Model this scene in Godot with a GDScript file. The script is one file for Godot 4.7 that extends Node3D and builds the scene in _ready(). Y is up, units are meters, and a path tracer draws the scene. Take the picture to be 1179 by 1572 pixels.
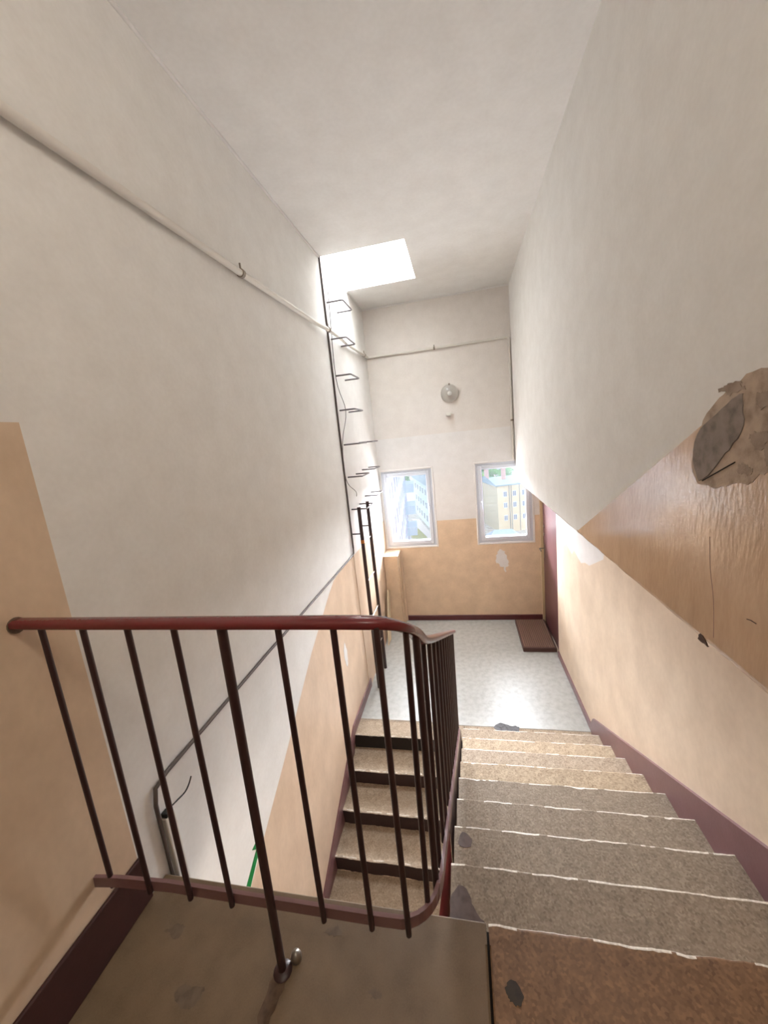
extends Node3D
# A stairwell on the top storey: camera on the upper landing, looking down a flight to the half landing with two windows.

const A := 1.26      # left wall at x = -A
const B := 0.743     # right upper wall
const B2 := 1.05     # right wall below the ledge
const D := 5.76      # back wall at z = -D
const L := 1.317     # half landing at y = -L
const C := 3.435     # ceiling
const E := 1.02      # edge of the upper landing
const R := 0.1463    # riser
const T := 0.2802    # tread
const LOW := 2.634   # lower floor
const LEDGE := 0.83

var M := {}
var taken := {}
var rng := RandomNumberGenerator.new()


# ------------------------------------------------------------------ scene tree helpers
func numbered(called: String) -> String:
	if not taken.has(called):
		taken[called] = 0
		return called
	taken[called] += 1
	return "%s_%03d" % [called, taken[called]]


func tag(o: Node3D, label: String, category: String, group := "", kind := "") -> Node3D:
	o.set_meta("label", label)
	if category:
		o.set_meta("category", category)
	if group:
		o.set_meta("group", group)
	if kind:
		o.set_meta("kind", kind)
	return o


func thing(called: String, label: String, category: String, at := Vector3.ZERO, group := "", kind := "") -> Node3D:
	var o := Node3D.new()
	o.name = numbered(called)
	add_child(o, true)
	o.position = at
	tag(o, label, category, group, kind)
	return o


func solo(called: String, mesh: Mesh, label: String, category: String, group := "", kind := "", at := Vector3.ZERO) -> MeshInstance3D:
	var o := MeshInstance3D.new()
	o.name = numbered(called)
	o.mesh = mesh
	add_child(o, true)
	o.position = at
	tag(o, label, category, group, kind)
	return o


func part(parent: Node3D, called: String, mesh: Mesh, at := Vector3.ZERO, label := "") -> MeshInstance3D:
	var o := MeshInstance3D.new()
	var n := 0
	var free := called
	while parent.has_node(free):
		n += 1
		free = "%s_%03d" % [called, n]
	o.name = free
	o.mesh = mesh
	o.position = at
	parent.add_child(o, true)
	if label:
		o.set_meta("label", label)
	return o


# ------------------------------------------------------------------ mesh helpers
func begin() -> SurfaceTool:
	var st := SurfaceTool.new()
	st.begin(Mesh.PRIMITIVE_TRIANGLES)
	return st


func done(pairs: Array) -> ArrayMesh:   # [st, material, st, material, ...]
	var mesh := ArrayMesh.new()
	for i in range(0, pairs.size(), 2):
		var st: SurfaceTool = pairs[i]
		var before := mesh.get_surface_count()
		st.commit(mesh)
		if mesh.get_surface_count() > before:
			mesh.surface_set_material(before, pairs[i + 1])
	return mesh


func tri(st: SurfaceTool, a: Vector3, b: Vector3, c: Vector3, n: Vector3) -> void:
	var order := [a, b, c] if (b - a).cross(c - a).dot(n) < 0.0 else [a, c, b]
	var flat: Vector3 = -(order[1] - order[0]).cross(order[2] - order[0]).normalized()
	for v in order:
		st.set_normal(flat)
		st.add_vertex(v)


func quad(st: SurfaceTool, a: Vector3, b: Vector3, c: Vector3, d: Vector3, n: Vector3) -> void:
	tri(st, a, b, c, n)
	tri(st, a, c, d, n)


func tri_n(st: SurfaceTool, p: Array, n: Array) -> void:   # smooth: a normal for each corner
	var mean: Vector3 = n[0] + n[1] + n[2]
	var order := [0, 1, 2] if (p[1] - p[0]).cross(p[2] - p[0]).dot(mean) < 0.0 else [0, 2, 1]
	for k in order:
		st.set_normal(n[k])
		st.add_vertex(p[k])


func box(st: SurfaceTool, lo: Vector3, hi: Vector3, bevel := 0.0) -> void:
	if bevel <= 0.0:
		var p := func(i: int) -> Vector3: return Vector3(hi.x if i & 1 else lo.x, hi.y if i & 2 else lo.y, hi.z if i & 4 else lo.z)
		for f in [[0, 2, 6, 4, Vector3.LEFT], [1, 3, 7, 5, Vector3.RIGHT], [0, 1, 5, 4, Vector3.DOWN], [2, 3, 7, 6, Vector3.UP], [0, 1, 3, 2, Vector3.FORWARD], [4, 5, 7, 6, Vector3.BACK]]:
			quad(st, p.call(f[0]), p.call(f[1]), p.call(f[2]), p.call(f[3]), f[4])
		return
	var mid := (lo + hi) / 2.0
	var half := (hi - lo) / 2.0
	var bv := minf(bevel, minf(half.x, minf(half.y, half.z)) * 0.98)
	# corner points: for each corner three points, one on each face
	var corner := func(s: Vector3, axis: int) -> Vector3:
		var q := half - Vector3(bv, bv, bv)
		q[axis] = half[axis]
		return mid + Vector3(q.x * s.x, q.y * s.y, q.z * s.z)
	for axis in 3:
		var u := (axis + 1) % 3
		var v := (axis + 2) % 3
		for sg in [-1.0, 1.0]:
			var q: Array = []
			for k in [[-1.0, -1.0], [1.0, -1.0], [1.0, 1.0], [-1.0, 1.0]]:
				var s := Vector3.ZERO
				s[axis] = sg
				s[u] = k[0]
				s[v] = k[1]
				q.append(corner.call(s, axis))
			var n := Vector3.ZERO
			n[axis] = sg
			quad(st, q[0], q[1], q[2], q[3], n)
		# edges along axis
		for su in [-1.0, 1.0]:
			for sv in [-1.0, 1.0]:
				var s0 := Vector3.ZERO
				s0[axis] = -1.0
				s0[u] = su
				s0[v] = sv
				var s1 := s0
				s1[axis] = 1.0
				var n2 := Vector3.ZERO
				n2[u] = su
				n2[v] = sv
				quad(st, corner.call(s0, u), corner.call(s1, u), corner.call(s1, v), corner.call(s0, v), n2)
	for i in 8:
		var s := Vector3(1.0 if i & 1 else -1.0, 1.0 if i & 2 else -1.0, 1.0 if i & 4 else -1.0)
		tri(st, corner.call(s, 0), corner.call(s, 1), corner.call(s, 2), s)


func prism(st: SurfaceTool, pts: Array, o: Vector3, u: Vector3, v: Vector3, out: Vector3, depth: float) -> void:
	# a polygon in the plane o + p.x*u + p.y*v, facing out, with thickness depth behind it
	var poly := PackedVector2Array(pts)
	if Geometry2D.is_polygon_clockwise(poly):
		poly.reverse()
	var at := func(p: Vector2) -> Vector3: return o + u * p.x + v * p.y
	var tris := Geometry2D.triangulate_polygon(poly)
	for i in range(0, tris.size(), 3):
		var a: Vector3 = at.call(poly[tris[i]])
		var b: Vector3 = at.call(poly[tris[i + 1]])
		var c: Vector3 = at.call(poly[tris[i + 2]])
		tri(st, a, b, c, out)
		if depth > 0.0:
			tri(st, a - out * depth, b - out * depth, c - out * depth, -out)
	if depth <= 0.0:
		return
	for i in poly.size():
		var p := poly[i]
		var q := poly[(i + 1) % poly.size()]
		var a: Vector3 = at.call(p)
		var b: Vector3 = at.call(q)
		var e := q - p
		quad(st, a, b, b - out * depth, a - out * depth, u * e.y - v * e.x)


func sweep(st: SurfaceTool, path: Array, profile: Array, up := Vector3.UP, caps := true, smooth := true) -> void:
	# profile: Vector2 (side, up) round the path, counter-clockwise; frames keep their up
	var rings: Array = []
	var norms: Array = []
	var n := path.size()
	var m := profile.size()
	var cx := Vector2.ZERO
	for q in profile:
		cx += q / m
	for i in n:
		var t: Vector3 = (path[mini(i + 1, n - 1)] - path[maxi(i - 1, 0)]).normalized()
		var side := t.cross(up)
		if side.length() < 0.01:
			side = t.cross(Vector3.RIGHT)
		side = side.normalized()
		var w := side.cross(t).normalized()
		var ring: Array = []
		var nr: Array = []
		for k in m:
			var q: Vector2 = profile[k]
			ring.append(path[i] + side * q.x + w * q.y)
			var a: Vector2 = profile[(k + m - 1) % m]
			var b: Vector2 = profile[(k + 1) % m]
			var tn := (b - a).normalized()
			var nn := Vector2(tn.y, -tn.x)
			if nn.dot(q - cx) < 0.0:
				nn = -nn
			nr.append((side * nn.x + w * nn.y).normalized())
		rings.append(ring)
		norms.append(nr)
	for i in n - 1:
		for k in m:
			var k2 := (k + 1) % m
			if smooth:
				tri_n(st, [rings[i][k], rings[i][k2], rings[i + 1][k2]], [norms[i][k], norms[i][k2], norms[i + 1][k2]])
				tri_n(st, [rings[i][k], rings[i + 1][k2], rings[i + 1][k]], [norms[i][k], norms[i + 1][k2], norms[i + 1][k]])
			else:
				quad(st, rings[i][k], rings[i][k2], rings[i + 1][k2], rings[i + 1][k], norms[i][k] + norms[i][k2])
	if caps:
		for s in [[0, path[0] - path[1]], [n - 1, path[n - 1] - path[n - 2]]]:
			var ring: Array = rings[s[0]]
			for k in range(1, m - 1):
				tri(st, ring[0], ring[k], ring[k + 1], s[1])


func circle(r: float, sides := 12) -> Array:
	var a: Array = []
	for k in sides:
		a.append(Vector2(cos(TAU * k / sides), sin(TAU * k / sides)) * r)
	return a


func oval(w: float, h: float, power := 0.6, sides := 20) -> Array:   # rounded rectangle
	var a: Array = []
	for k in sides:
		var c := cos(TAU * k / sides)
		var s := sin(TAU * k / sides)
		a.append(Vector2(signf(c) * pow(absf(c), power) * w / 2.0, signf(s) * pow(absf(s), power) * h / 2.0))
	return a


func tube(st: SurfaceTool, path: Array, r: float, sides := 10, up := Vector3(0.13, 0.2, 0.97)) -> void:
	sweep(st, path, circle(r, sides), up)


func lathe(st: SurfaceTool, prof: Array, o: Vector3, axis: Vector3, sides := 28) -> void:   # prof: Vector2(radius, along)
	var u := axis.cross(Vector3(0.3, 0.8, 0.51)).normalized()
	var v := axis.cross(u).normalized()
	var n := prof.size()
	for i in n - 1:
		for k in sides:
			var p: Array = []
			var nn: Array = []
			for c in [[i, k], [i, k + 1], [i + 1, k + 1], [i + 1, k]]:
				var ang: float = TAU * c[1] / sides
				var rad := u * cos(ang) + v * sin(ang)
				var q: Vector2 = prof[c[0]]
				var a: Vector2 = prof[maxi(c[0] - 1, 0)]
				var b: Vector2 = prof[mini(c[0] + 1, n - 1)]
				var t := (b - a).normalized()
				p.append(o + rad * q.x + axis * q.y)
				nn.append((rad * t.y - axis * t.x).normalized())
			tri_n(st, [p[0], p[1], p[2]], [nn[0], nn[1], nn[2]])
			tri_n(st, [p[0], p[2], p[3]], [nn[0], nn[2], nn[3]])


func smooth_path(pts: Array, per := 6) -> Array:   # Catmull-Rom through the points
	var a: Array = []
	for i in pts.size() - 1:
		var p0: Vector3 = pts[maxi(i - 1, 0)]
		var p1: Vector3 = pts[i]
		var p2: Vector3 = pts[i + 1]
		var p3: Vector3 = pts[mini(i + 2, pts.size() - 1)]
		for k in per:
			a.append(p1.cubic_interpolate(p2, p0, p3, float(k) / per))
	a.append(pts[-1])
	return a


func blob(pts: Array, wobble: float, per := 5) -> Array:   # irregular closed outline through given points
	var a: Array = []
	var n := pts.size()
	for i in n:
		for k in per:
			var p: Vector2 = pts[i].cubic_interpolate(pts[(i + 1) % n], pts[(i + n - 1) % n], pts[(i + 2) % n], float(k) / per)
			a.append(p + Vector2(rng.randf_range(-wobble, wobble), rng.randf_range(-wobble, wobble)))
	return a


# ------------------------------------------------------------------ textures and materials
func noise_bytes(n: int, freq: float, seed_value: int, type := FastNoiseLite.TYPE_SIMPLEX_SMOOTH, octaves := 4) -> PackedByteArray:
	var f := FastNoiseLite.new()
	f.noise_type = type
	f.frequency = freq
	f.seed = seed_value
	f.fractal_octaves = octaves
	if type == FastNoiseLite.TYPE_CELLULAR:
		f.cellular_return_type = FastNoiseLite.RETURN_CELL_VALUE
		f.fractal_type = FastNoiseLite.FRACTAL_NONE
	var im := f.get_seamless_image(n, n)
	im.convert(Image.FORMAT_L8)
	return im.get_data()


func mottled(stops: Array, fine: PackedByteArray, coarse: PackedByteArray, n: int, share: float) -> ImageTexture:
	# colours of the matter itself: a ramp (dark grain .. light grain) looked up with fine and coarse grain together
	var lut: Array = []
	for i in 256:
		var x := i / 255.0 * (stops.size() - 1)
		var k := mini(int(x), stops.size() - 2)
		var c: Color = stops[k].lerp(stops[k + 1], x - k)
		lut.append([int(c.r * 255), int(c.g * 255), int(c.b * 255)])
	var data := PackedByteArray()
	data.resize(n * n * 3)
	for i in n * n:
		var v: Array = lut[clampi(int(fine[i] * (1.0 - share) + coarse[i] * share), 0, 255)]
		data[i * 3] = v[0]
		data[i * 3 + 1] = v[1]
		data[i * 3 + 2] = v[2]
	return ImageTexture.create_from_image(Image.create_from_data(n, n, false, Image.FORMAT_RGB8, data))


func grey(data: PackedByteArray, n: int) -> ImageTexture:
	return ImageTexture.create_from_image(Image.create_from_data(n, n, false, Image.FORMAT_L8, data))


func mat(called: String, tint: Color, rough: float, tex: Texture2D = null, scale := Vector3.ONE, relief: Texture2D = null, depth := 0.0, local := false) -> StandardMaterial3D:
	var m := StandardMaterial3D.new()
	m.resource_name = called
	m.albedo_color = tint
	m.roughness = rough
	if tex:
		m.albedo_texture = tex
	if tex or relief:
		m.uv1_triplanar = true
		m.uv1_world_triplanar = not local
		m.uv1_scale = scale
	if relief:
		m.heightmap_enabled = true
		m.heightmap_texture = relief
		m.heightmap_scale = depth
	M[called] = m
	return m


func materials() -> void:
	var n := 512
	var fine := noise_bytes(n, 0.06, 3)
	var coarse := noise_bytes(n, 0.008, 5)
	var cloud := noise_bytes(n, 0.015, 9)
	var grain := noise_bytes(n, 0.13, 21, FastNoiseLite.TYPE_CELLULAR)
	var grain2 := noise_bytes(n, 0.30, 27, FastNoiseLite.TYPE_SIMPLEX, 2)
	var fine_tex := grey(fine, n)
	var cloud_tex := grey(cloud, n)
	var col := func(r: float, g: float, b: float) -> Color: return Color(r, g, b)
	var plaster := mottled([col.call(0.95, 0.945, 0.94), col.call(1, 1, 1)], fine, coarse, n, 0.6)
	var paint := mottled([col.call(0.90, 0.885, 0.87), col.call(1, 1, 1)], fine, coarse, n, 0.7)
	var worn := mottled([col.call(0.55, 0.52, 0.50), col.call(0.9, 0.9, 0.9), col.call(1, 1, 1)], grain2, coarse, n, 0.6)
	var speck := mottled([col.call(0.66, 0.61, 0.56), col.call(0.80, 0.77, 0.73), col.call(0.88, 0.86, 0.83), col.call(1, 0.98, 0.95)], grain, cloud, n, 0.4)
	var screed := mottled([col.call(0.80, 0.79, 0.77), col.call(0.93, 0.925, 0.915), col.call(1, 1, 1)], grain2, cloud, n, 0.62)

	mat("white", Color(0.93, 0.918, 0.90), 0.85, plaster, Vector3(1.1, 1.1, 1.1), fine_tex, 0.02)
	mat("white_upper", Color(0.905, 0.875, 0.85), 0.85, plaster, Vector3(1.1, 1.1, 1.1), fine_tex, 0.02)
	mat("white_fresh", Color(0.915, 0.90, 0.89), 0.8, plaster, Vector3(1.3, 1.3, 1.3), fine_tex, 0.02)
	mat("ceiling", Color(0.935, 0.925, 0.91), 0.9, plaster, Vector3(0.9, 0.9, 0.9), fine_tex, 0.02)
	mat("oil_back", Color(0.90, 0.795, 0.68), 0.42, paint, Vector3(0.9, 0.9, 0.9), fine_tex, 0.025)
	mat("oil_left", Color(0.90, 0.80, 0.70), 0.42, paint, Vector3(0.9, 0.5, 0.9), fine_tex, 0.03)
	mat("oil_near", Color(0.885, 0.785, 0.675), 0.4, paint, Vector3(0.9, 0.6, 0.9), fine_tex, 0.03)
	mat("oil_right", Color(0.83, 0.70, 0.575), 0.13, paint, Vector3(1.6, 0.55, 1.6), fine_tex, 0.06)
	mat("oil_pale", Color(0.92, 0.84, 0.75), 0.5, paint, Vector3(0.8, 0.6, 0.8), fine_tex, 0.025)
	mat("skirting", Color(0.49, 0.35, 0.36), 0.35, paint, Vector3(1.4, 1.4, 1.4), fine_tex, 0.02)
	mat("skirting_dark", Color(0.25, 0.14, 0.13), 0.4, paint, Vector3(1.4, 1.4, 1.4), fine_tex, 0.02)
	mat("skirting_red", Color(0.36, 0.16, 0.16), 0.35, paint, Vector3(1.4, 1.4, 1.4), fine_tex, 0.02)
	mat("riser_paint", Color(0.20, 0.13, 0.13), 0.45, paint, Vector3(1.4, 1.4, 1.4), fine_tex, 0.02)
	mat("side_red", Color(0.55, 0.10, 0.10), 0.4, paint, Vector3(1.4, 1.4, 1.4))
	mat("rail_paint", Color(0.24, 0.15, 0.15), 0.38, paint, Vector3(3, 3, 3))
	mat("bar_paint", Color(0.53, 0.40, 0.40), 0.28, paint, Vector3(3, 3, 3))
	mat("handrail", Color(0.47, 0.18, 0.19), 0.24, paint, Vector3(2, 2, 2), fine_tex, 0.03)
	mat("tread", Color(0.74, 0.67, 0.59), 0.75, speck, Vector3(1.9, 1.9, 1.9), fine_tex, 0.02)
	mat("tread_grey", Color(0.64, 0.58, 0.51), 0.75, speck, Vector3(2.1, 2.1, 2.1), fine_tex, 0.02)
	mat("tread_ochre", Color(0.77, 0.69, 0.585), 0.75, speck, Vector3(1.7, 1.7, 1.7), fine_tex, 0.02)
	mat("edge", Color(0.97, 0.945, 0.91), 0.55, speck, Vector3(2.3, 2.3, 2.3), fine_tex, 0.02)  # pale worn nosing; window light on it is painted into the colour
	mat("screed", Color(0.71, 0.705, 0.685), 0.35, screed, Vector3(1.7, 1.7, 1.7), fine_tex, 0.02)
	mat("floor_grey", Color(0.48, 0.395, 0.30), 0.42, screed, Vector3(1.0, 1.0, 1.0), cloud_tex, 0.03)
	mat("floor_brown", Color(0.57, 0.43, 0.30), 0.6, speck, Vector3(1.9, 1.9, 1.9), fine_tex, 0.02)
	mat("stain", Color(0.24, 0.19, 0.14), 0.7, worn, Vector3(6, 6, 6))
	mat("scuff", Color(0.45, 0.375, 0.295), 0.6, worn, Vector3(5, 5, 5))
	mat("chip_grey", Color(0.47, 0.47, 0.485), 0.9, worn, Vector3(5, 5, 5))
	mat("chip_brown", Color(0.30, 0.21, 0.16), 0.9)
	mat("spill", Color(0.42, 0.345, 0.315), 0.7, worn, Vector3(4, 4, 4))
	mat("streak_brown", Color(0.42, 0.325, 0.245), 0.7, worn, Vector3(6, 6, 6))
	mat("groove", Color(0.13, 0.10, 0.08), 0.9)
	mat("patch_mid", Color(0.69, 0.61, 0.54), 0.85, worn, Vector3(3, 3, 3), fine_tex, 0.05)
	mat("patch_grey", Color(0.78, 0.69, 0.605), 0.85, worn, Vector3(3, 3, 3), fine_tex, 0.03)
	mat("patch_dark", Color(0.61, 0.555, 0.515), 0.9, worn, Vector3(4, 4, 4), fine_tex, 0.05)
	mat("pipe", Color(0.87, 0.845, 0.81), 0.5)
	mat("clamp", Color(0.55, 0.50, 0.44), 0.5)
	mat("lamp_base", Color(0.76, 0.73, 0.69), 0.4)
	mat("cable", Color(0.36, 0.32, 0.30), 0.6)
	mat("cable_black", Color(0.08, 0.075, 0.07), 0.5)
	mat("duct", Color(0.86, 0.84, 0.80), 0.5)
	mat("rung", Color(0.40, 0.37, 0.37), 0.45)
	mat("rod", Color(0.72, 0.68, 0.64), 0.35).metallic = 0.6
	mat("ladder", Color(0.24, 0.17, 0.17), 0.45, paint, Vector3(3, 3, 3))
	mat("orange", Color(0.75, 0.45, 0.16), 0.6)
	mat("green", Color(0.07, 0.50, 0.24), 0.5)
	mat("pvc", Color(0.82, 0.835, 0.87), 0.3)
	mat("gasket", Color(0.30, 0.31, 0.33), 0.6)
	mat("door", Color(0.41, 0.26, 0.27), 0.4, paint, Vector3(1, 0.4, 1))
	mat("door_frame", Color(0.80, 0.70, 0.56), 0.5)
	mat("steel", Color(0.55, 0.52, 0.48), 0.35).metallic = 0.8
	mat("mat_base", Color(0.30, 0.19, 0.17), 0.7)
	mat("mat_rib", Color(0.47, 0.35, 0.29), 0.8)
	mat("bulb", Color(0.93, 0.92, 0.90), 0.3)
	mat("plank", Color(0.86, 0.79, 0.68), 0.6, paint, Vector3(3, 0.4, 3))
	var glass := mat("glass", Color(0.92, 0.96, 1.0, 0.06), 0.02)
	glass.transparency = BaseMaterial3D.TRANSPARENCY_ALPHA
	var dome := mat("dome", Color(0.80, 0.79, 0.77, 0.30), 0.06)
	dome.transparency = BaseMaterial3D.TRANSPARENCY_ALPHA
	var sky_pane := mat("skylight", Color(0.95, 0.96, 1.0), 0.5)
	sky_pane.emission_enabled = true
	sky_pane.emission = Color(0.97, 0.98, 1.0)
	sky_pane.emission_energy_multiplier = 1.2
	var globe := mat("globe", Color(0.95, 0.94, 0.90), 0.4)
	globe.emission_enabled = true
	globe.emission = Color(1.0, 0.97, 0.92)
	globe.emission_energy_multiplier = 0.8
	# outside
	mat("facade_yellow", Color(0.88, 0.80, 0.65), 0.9, plaster, Vector3(0.2, 0.2, 0.2))
	mat("facade_side", Color(0.90, 0.85, 0.77), 0.9, plaster, Vector3(0.2, 0.2, 0.2))
	mat("facade_white", Color(0.80, 0.82, 0.86), 0.9, plaster, Vector3(0.2, 0.2, 0.2))
	mat("facade_green", Color(0.76, 0.82, 0.82), 0.9, plaster, Vector3(0.2, 0.2, 0.2))
	mat("roof_blue", Color(0.58, 0.66, 0.70), 0.7, plaster, Vector3(0.4, 0.4, 0.4))
	mat("far_window", Color(0.50, 0.52, 0.56), 0.2)
	mat("purple_window", Color(0.55, 0.48, 0.66), 0.3)
	mat("balcony", Color(0.62, 0.69, 0.74), 0.7)
	mat("chimney", Color(0.78, 0.62, 0.57), 0.9)
	mat("pipe_far", Color(0.58, 0.56, 0.50), 0.6)
	mat("ground", Color(0.74, 0.72, 0.67), 0.95, worn, Vector3(0.2, 0.2, 0.2))
	mat("grass", Color(0.62, 0.62, 0.28), 0.95, worn, Vector3(0.4, 0.4, 0.4))
	mat("path", Color(0.78, 0.74, 0.70), 0.95)
	mat("leaf", Color(0.36, 0.60, 0.26), 0.8)
	mat("leaf_pale", Color(0.50, 0.66, 0.36), 0.8)
	mat("trunk", Color(0.35, 0.28, 0.22), 0.9)


# ------------------------------------------------------------------ the setting
func shell() -> void:
	var X := Vector3.RIGHT
	var Y := Vector3.UP
	var F := Vector3.FORWARD   # u = distance ahead of the camera
	# left wall, in (u, y)
	var w := begin()
	var near := begin()
	var low := begin()
	var o := Vector3(-A, 0, 0)
	var line := [Vector2(D, 0.37), Vector2(3.42, 0.36), Vector2(3.28, 0.345), Vector2(3.12, 0.28), Vector2(2.59, 0.01), Vector2(2.04, -0.34), Vector2(1.45, -0.69), Vector2(1.16, -0.87), Vector2(-1.5, -0.87)]
	prism(w, [Vector2(-1.5, 1.76), Vector2(-1.5, C), Vector2(D, C)] + line + [Vector2(-1.5, -0.3), Vector2(0.93, -0.3), Vector2(0.93, 1.76)], o, F, Y, X, 0.3)
	prism(near, [Vector2(-1.5, -0.3), Vector2(0.93, -0.3), Vector2(0.93, 1.76), Vector2(-1.5, 1.76)], o, F, Y, X, 0.3)
	prism(low, [Vector2(-1.5, -LOW - 0.2), Vector2(D, -LOW - 0.2)] + line, o, F, Y, X, 0.3)
	solo("wall_left", done([w, M.white, near, M.oil_near, low, M.oil_left]), "long left wall, white above beige oil paint", "wall", "", "structure")

	# back wall with two window holes
	var up := begin()
	var mid := begin()
	var oil := begin()
	var xs := [-A - 0.3, -1.235, -0.455, 0.175, 0.955, B2 + 0.35]
	var ys := [-LOW - 0.2, -0.075, 0.315, 1.125, 1.61, C + 0.3]
	for i in 5:
		for j in 5:
			if (i == 1 or i == 3) and (j == 1 or j == 2):
				continue
			box(oil if j < 2 else (mid if j < 4 else up), Vector3(xs[i], ys[j], -D - 0.35), Vector3(xs[i + 1], ys[j + 1], -D))
	# the sill band of the holes keeps its paint split at the dado line
	var wb := solo("wall_back", done([up, M.white_upper, mid, M.white_fresh, oil, M.oil_back]), "back wall of half landing with two window openings", "wall", "", "structure")
	var st := begin()
	prism(st, blob([Vector2(0.40, -0.36), Vector2(0.44, -0.22), Vector2(0.50, -0.19), Vector2(0.57, -0.30), Vector2(0.585, -0.42), Vector2(0.555, -0.47), Vector2(0.535, -0.56), Vector2(0.51, -0.47), Vector2(0.45, -0.43)], 0.012), Vector3(0, 0, -D + 0.002), X, Y, Vector3.BACK, 0.004)
	part(wb, "filler_patch", done([st, M.white_fresh]), Vector3.ZERO, "pale smear of filler under the right window")

	# right wall above the ledge
	w = begin()
	near = begin()
	o = Vector3(B, 0, 0)
	var nb := LEDGE + 0.03
	prism(w, [Vector2(-1.5, C), Vector2(-1.5, 1.80), Vector2(0.90, 1.80), Vector2(2.75, nb), Vector2(D, nb), Vector2(D, C)], o, F, Y, Vector3.LEFT, 0.32)
	prism(near, [Vector2(-1.5, 1.80), Vector2(0.90, 1.80), Vector2(2.75, nb), Vector2(-1.5, nb)], o, F, Y, Vector3.LEFT, 0.32)
	# the rounded, hand-trowelled lower edge
	var noise := FastNoiseLite.new()
	noise.seed = 4
	noise.frequency = 1.3
	var rows := 90
	for i in rows:
		for k in 6:
			var p: Array = []
			for c in [[i, k], [i + 1, k], [i + 1, k + 1], [i, k + 1]]:
				var z: float = 1.05 + (D - 1.05) * c[0] / rows
				var bump := noise.get_noise_1d(z * 3.0) * 0.004
				if c[1] == 6:
					p.append(Vector3(B + 0.32, LEDGE, -z))
				else:
					var ang: float = PI / 2.0 * c[1] / 5.0
					p.append(Vector3(B + 0.03 - 0.03 * cos(ang) + (bump * sin(ang)), nb - 0.03 * sin(ang) + bump * sin(ang), -z))
			quad(w if p[0].z < -2.75 else near, p[0], p[1], p[2], p[3], Vector3(-1, -0.5 - k, 0))
	var wr := solo("wall_right_upper", done([w, M.white, near, M.oil_right]), "right upper wall, white over glossy beige paint, cut off at a ledge", "wall", "", "structure")
	st = begin()
	var dk := begin()
	prism(st, blob([Vector2(1.44, 1.46), Vector2(1.38, 1.58), Vector2(1.25, 1.66), Vector2(1.13, 1.67), Vector2(1.05, 1.60), Vector2(1.08, 1.47), Vector2(1.17, 1.40), Vector2(1.30, 1.36), Vector2(1.42, 1.37)], 0.008), Vector3(B - 0.0012, 0, 0), F, Y, Vector3.LEFT, 0.002)
	part(wr, "plaster_smear", done([st, M.patch_grey]), Vector3.ZERO, "grey brown smear of repair plaster round the box")
	prism(dk, blob([Vector2(1.435, 1.495), Vector2(1.33, 1.575), Vector2(1.235, 1.625), Vector2(1.225, 1.585), Vector2(1.22, 1.53), Vector2(1.28, 1.46), Vector2(1.40, 1.37)], 0.003), Vector3(B - 0.004, 0, 0), F, Y, Vector3.LEFT, 0.004)
	part(wr, "plaster_patch", done([dk, M.patch_dark]), Vector3.ZERO, "dark grey raised patch of plaster with cut edges")
	for q in [[Vector2(1.16, 1.50), 0.035, 0.022], [Vector2(1.12, 1.47), 0.022, 0.03], [Vector2(1.20, 1.425), 0.03, 0.016], [Vector2(1.27, 1.64), 0.05, 0.014], [Vector2(1.15, 1.60), 0.03, 0.025]]:
		st = begin()
		var ring: Array = []
		for k in 9:
			ring.append(q[0] + Vector2(cos(TAU * k / 9) * q[1], sin(TAU * k / 9) * q[2]) * rng.randf_range(0.6, 1.25))
		prism(st, blob(ring, 0.004, 4), Vector3(B - 0.0026, 0, 0), F, Y, Vector3.LEFT, 0.002)
		part(wr, "plaster_dab", done([st, M.patch_mid]))
	st = begin()
	sweep(st, [Vector3(B - 0.002, 1.37, -1.385), Vector3(B - 0.004, 1.42, -1.28), Vector3(B - 0.002, 1.44, -1.24)], circle(0.0018, 6))
	part(wr, "slit", done([st, M.groove]), Vector3.ZERO, "dark cut below the patch")
	st = begin()
	prism(st, blob([Vector2(1.365, 0.836), Vector2(1.36, 0.856), Vector2(1.345, 0.858), Vector2(1.325, 0.842), Vector2(1.31, 0.834), Vector2(1.34, 0.834)], 0.003, 3), Vector3(B - 0.002, 0, 0), F, Y, Vector3.LEFT, 0.004)
	part(wr, "chip", done([st, M.chip_brown]), Vector3.ZERO, "dark chip broken out of the ledge")

	st = begin()
	sweep(st, [Vector3(B - 0.0005, 1.012, -1.155), Vector3(B - 0.001, 1.016, -1.14), Vector3(B - 0.0005, 1.016, -1.12)], circle(0.0013, 5))
	part(wr, "scratch", done([st, M.chip_brown]), Vector3.ZERO, "short dark scratch")
	st = begin()
	sweep(st, smooth_path([Vector3(B, 1.20, -1.335), Vector3(B, 1.10, -1.325), Vector3(B, 1.0, -1.30), Vector3(B, 0.88, -1.29)], 4), circle(0.0008, 5))
	part(wr, "hairline_crack", done([st, M.skirting]), Vector3.ZERO, "thin vertical crack in the glossy paint")

	# right wall below the ledge, and the piece over the door
	w = begin()
	low = begin()
	o = Vector3(B2, 0, 0)
	var drips := [Vector2(4.77, 0.39), Vector2(4.66, 0.385), Vector2(4.58, 0.31), Vector2(4.50, 0.325), Vector2(4.43, 0.235), Vector2(4.33, 0.30), Vector2(4.22, 0.27), Vector2(4.11, 0.245), Vector2(4.03, 0.31), Vector2(3.90, 0.275), Vector2(3.79, 0.255), Vector2(3.68, 0.30), Vector2(3.55, 0.315), Vector2(3.36, 0.41), Vector2(3.20, 0.49), Vector2(3.14, LEDGE)]
	prism(w, drips + [Vector2(4.77, LEDGE)], o, F, Y, Vector3.LEFT, 0.3)
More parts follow.
